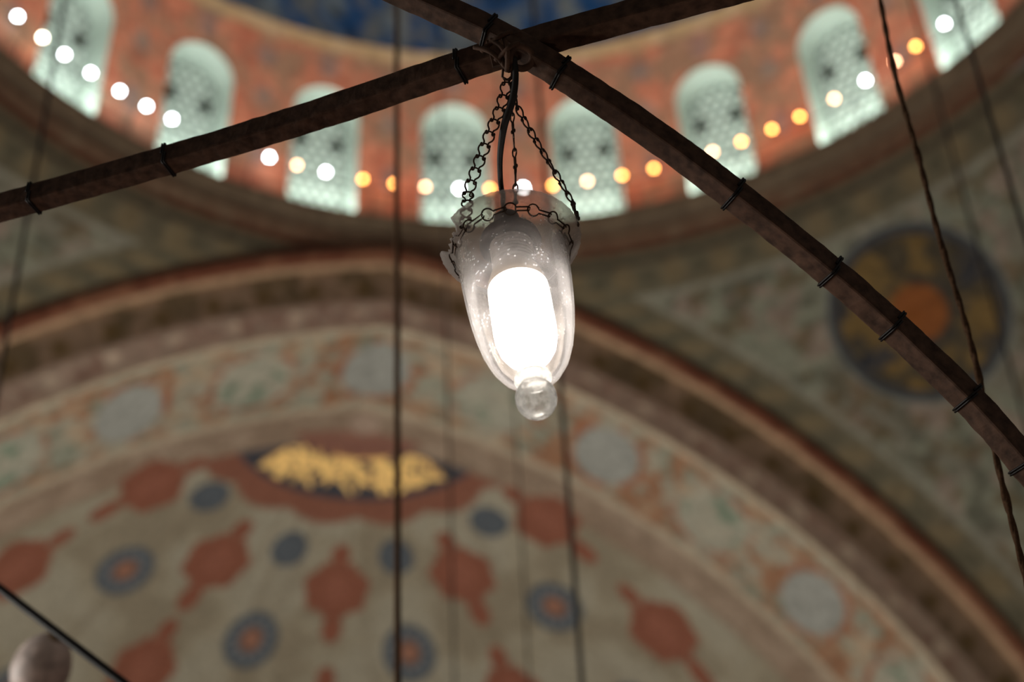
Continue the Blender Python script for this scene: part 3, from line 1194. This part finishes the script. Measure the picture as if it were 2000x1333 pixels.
# ---------------- chains of bent wire
def link_mesh(name, L, lr, leg, wr, curl=True):
    """keyhole link: round loop at the top, two legs below, ends curled; lies in the local XZ plane"""
    pts = []
    if curl:
        for k in range(9):
            a = -PI * .5 + 2 * PI * .78 * k / 8
            pts.append((-leg - .0011 - .0013 * math.cos(a), 0, -L + .0014 - .0013 * math.sin(a)))
        pts = pts[::1]
    pts.append((-leg, 0, -L * (.72 if curl else 1)))
    if not curl:
        pts.insert(0, (-leg * .2, .0012, -L - .0008))
    pts.append((-leg, 0, -lr * 2.0))
    for k in range(13):
        a = math.radians(232 - (232 + 52) * k / 12)
        pts.append((lr * math.cos(a), 0, -lr + lr * math.sin(a)))
    n = len(pts)
    right = []
    pts.append((leg, 0, -lr * 2.0))
    pts.append((leg, 0, -L * (.72 if curl else 1)))
    if curl:
        for k in range(8, -1, -1):
            a = -PI * .5 + 2 * PI * .78 * k / 8
            pts.append((leg + .0011 + .0013 * math.cos(a), 0, -L + .0014 - .0013 * math.sin(a)))
    else:
        pts.append((leg * .2, -.0012, -L - .0008))
    b = MB()
    b.tube(pts, wr, 7)
    return mesh(name, b.v, b.f, M['chain'])


LINK = link_mesh('link', .0150, .0052, .0022, .00085)
KEY = link_mesh('link', .0225, .0056, .0017, .00075, False)


def chain(name, label, cat, pts, pitch, me, facing, group=None, twist=0, jit=.15):
    pts = np.array(pts)
    d = np.concatenate([[0], np.cumsum(np.linalg.norm(np.diff(pts, axis=0), axis=1))])
    n = max(2, int(round(d[-1] / pitch)))
    root = empty(name, tuple(pts[0]))
    tag(root, label, cat, group)
    o0 = np.array(root.location)
    for k in range(n):
        s0, s1 = d[-1] * k / n, d[-1] * (k + 1) / n
        p0 = np.array([np.interp(s0, d, pts[:, i]) for i in range(3)])
        p1 = np.array([np.interp(s1, d, pts[:, i]) for i in range(3)])
        Z = p0 - p1
        Z /= np.linalg.norm(Z)
        fz = facing(k, p0) if callable(facing) else np.asarray(facing)
        Y = fz - Z * (fz @ Z)
        Y /= np.linalg.norm(Y)
        X = np.cross(Y, Z)
        a = twist * (k % 2) + random.uniform(-jit, jit)
        X, Y = X * math.cos(a) + Y * math.sin(a), Y * math.cos(a) - X * math.sin(a)
        o = link('link', me, root)
        mm = Matrix.Identity(4)
        for i in range(3):
            mm[i][0], mm[i][1], mm[i][2], mm[i][3] = X[i], Y[i], Z[i], p0[i] - o0[i]
        o.matrix_local = mm
    return root


top = at(993, 128, 1.462)
pL = [at(992, 135, 1.462), at(990, 165, 1.461), at(980, 205, 1.46), at(958, 258, 1.458), at(937, 312, 1.456), at(915, 372, 1.455), lp(141, .0545, .009)]
chain('hanging_chain', 'left hanging chain of wide open loops from the crossing to the glass rim', 'chain', pL, .0118, LINK, -VW, 'chains holding the lit lamp')
pM = [at(998, 150, 1.466), at(1000, 215, 1.472), at(1003, 270, 1.480), at(1007, 330, 1.488), lp(274, .0655, -.001)]
chain('hanging_chain', 'thin middle hanging chain running down behind the far glass rim', 'chain', pM, .0165, link_mesh('link', .0190, .0042, .0014, .0008), -VW + Ri * 1.6, 'chains holding the lit lamp', .5)
pR = [at(1000, 160, 1.462), at(1008, 205, 1.463), at(1032, 250, 1.465), at(1062, 300, 1.467), at(1092, 350, 1.468), at(1118, 396, 1.469), lp(20, .0665, .001)]
chain('hanging_chain', 'right hanging chain of narrow links slanting to the right rim', 'chain', pR, .0118, LINK, Ri * 1.0 - VW * .55, 'chains holding the lit lamp', .25)
pN = [lp(dg, .0548, .0125) for dg in np.linspace(-150, 210, 90)][::-1]
chain('rim_chain', 'chain of long keyhole links looped around the neck of the lit lamp', 'chain', pN, .0215, KEY, lambda k, p: -(p - LC) - AX * .03, None, 0, .12)
# long link at the head of the chains
b = MB()
b.tube([at(x, y, 1.461) for x, y in ((984, 122), (981, 150), (990, 156), (999, 152), (1003, 124), (996, 116))], .0013, 8, closed=True)
o = b.build('head_link', M['chain'])
tag(o, 'long iron link joining the chains to the hook at the bar crossing', 'link')

# flat electric cable down into the socket
b = MB()
cp = smooth_path([at(1004, 112, 1.46), at(1007, 150, 1.457), at(1001, 195, 1.456), at(985, 245, 1.458), at(977, 300, 1.466), at(977, 345, 1.476), at(980, 372, 1.482), lp(96, .040, -.022), lp(100, .018, -.034), LC - AX * .033], 70)
rad = np.interp(np.linspace(0, 1, 70), [0, .3, .5, 1], [.0026, .0036, .0026, .0022])
b.tube(cp, rad, 10)
tag(b.build('power_cable', M['cable']), 'flat black power cable hanging between the chains into the lamp', 'cable')

# ---------------- slanting rod and pale egg at the lower left
rod_c = smooth_path([at(-150, 1034, 2.5), at(0, 1150, 2.4), at(120, 1242, 2.32), at(238, 1332, 2.25), at(380, 1441, 2.18)], 60)
b = MB()
b.tube(rod_c, .0062, 10)
tag(b.build('iron_rod', M['tie']), 'thin dark rod slanting across the lower left corner', 'rod')
ED = 2.9
EC2 = at(82, 1303, ED)
egg = empty('hanging_egg', tuple(EC2))
tag(egg, 'pale mottled egg shaped ornament hanging at the lower left below a slanting rod', 'ornament')
ez = U_ * .86 + R_ * .45 - F_ * .25
ez /= np.linalg.norm(ez)
ex = np.cross(ez, F_)
ex /= np.linalg.norm(ex)
ey = np.cross(ez, ex)
b = MB()
b.lathe([(.0505 * math.sin(a) * (1 - .10 * math.cos(a)), .066 * math.cos(a)) for a in np.linspace(0.001, PI - .001, 40)], 48, X=ex, Y=ey, Z=ez)
b.build('shell', M['egg'], egg)
b = MB()
b.lathe([(0, .060), (.012, .060), (.013, .066), (.009, .070), (.003, .074), (0, .074)], 24, X=ex, Y=ey, Z=ez)
b.build('cap', M['brass'], egg)
rp = rod_c[np.argmin(np.linalg.norm(rod_c - at(118, 1240, 2.33), axis=1))]
b = MB()
b.tube([rp + np.array([0, 0, -.004]), (rp + EC2 + ez * .074) / 2 - np.array([0, 0, .006]), EC2 + ez * .0745], .0011, 6)
tag(b.build('hanger_wire', M['cable']), 'short thin wire holding the pale egg to the slanting rod', 'wire')


# ---------------- vertical suspension cables
def vertical(px, py, hd, r, z0, z1, n=60, wav=0, mat='rope', twist=False):
    d = F_ * FPX + R_ * (px - 1000) - U_ * (py - 666.5)
    k = hd / math.hypot(d[0], d[1])
    x, y = d[0] * k, d[1] * k
    z = np.linspace(z0, z1, n)
    ph0 = px * .7
    pts = np.stack([x + wav * np.sin(z * 9 + ph0) + wav * .5 * np.sin(z * 23), y + wav * np.cos(z * 7 + ph0), z], -1)
    b = MB()
    if twist:
        zz = np.linspace(z0, z1, n * 6)
        base = np.stack([np.interp(zz, z, pts[:, i]) for i in range(3)], -1)
        for s in (0, PI):
            ang = zz * 2 * PI / .07 + s
            off = np.stack([np.cos(ang), np.sin(ang), 0 * ang], -1) * r * .22
            b.tube(base + off, r * .62 * (1 + .25 * (np.sin(zz * 41) > .93)), 7)
    else:
        b.tube(pts, r, 8)
    return b


def dome_z(px, py, hd):
    return H2 + 4.0


for nm, lab, args in (
    ('suspension_cable', 'straight dark cable left of the lit lamp running the full height of the photo', dict(px=776, py=900, hd=2.7, r=.0066, z0=.9, z1=17.5, n=40, mat='rope')),
    ('suspension_cable', 'faint blurred cable passing just left of the bottom of the lit lamp', dict(px=880, py=1000, hd=7.2, r=.0058, z0=2.2, z1=18, n=40, mat='cable')),
    ('suspension_cable', 'blurred cable under the lit lamp just right of its glass ball', dict(px=1117, py=1066, hd=4.6, r=.0085, z0=1.8, z1=18, n=40, mat='cable')),
    ('suspension_cable', 'very faint cable left of a blue rosette below the lit lamp', dict(px=1024, py=1150, hd=8.0, r=.0055, z0=2.2, z1=18, n=40, mat='cable')),
    ('suspension_cable', 'blurred cable at the far left of the photo crossing the shaded pendentive', dict(px=40, py=500, hd=4.4, r=.0080, z0=1.8, z1=17, n=40, mat='cable')),
    ('suspension_cable', 'blurred cable at the far right beside the round medallion', dict(px=1936, py=235, hd=3.2, r=.0060, z0=1.2, z1=17, n=40, mat='cable')),
    ('suspension_cable', 'faint cable crossing the rail lights left of the far right window', dict(px=1855, py=281, hd=6.5, r=.0085, z0=1.8, z1=17, n=40, mat='cable')),
):
    mt = args.pop('mat')
    bb = vertical(**args)
    tag(bb.build(nm, M[mt]), lab, 'cable', 'suspension cables')
bb = vertical(px=1846, py=505, hd=1.47, r=.0044, z0=1.9, z1=4.2, n=70, wav=.0025, twist=True)
tag(bb.build('twisted_rope', M['rope']), 'twisted brown rope on the right passing behind the iron bar', 'rope')
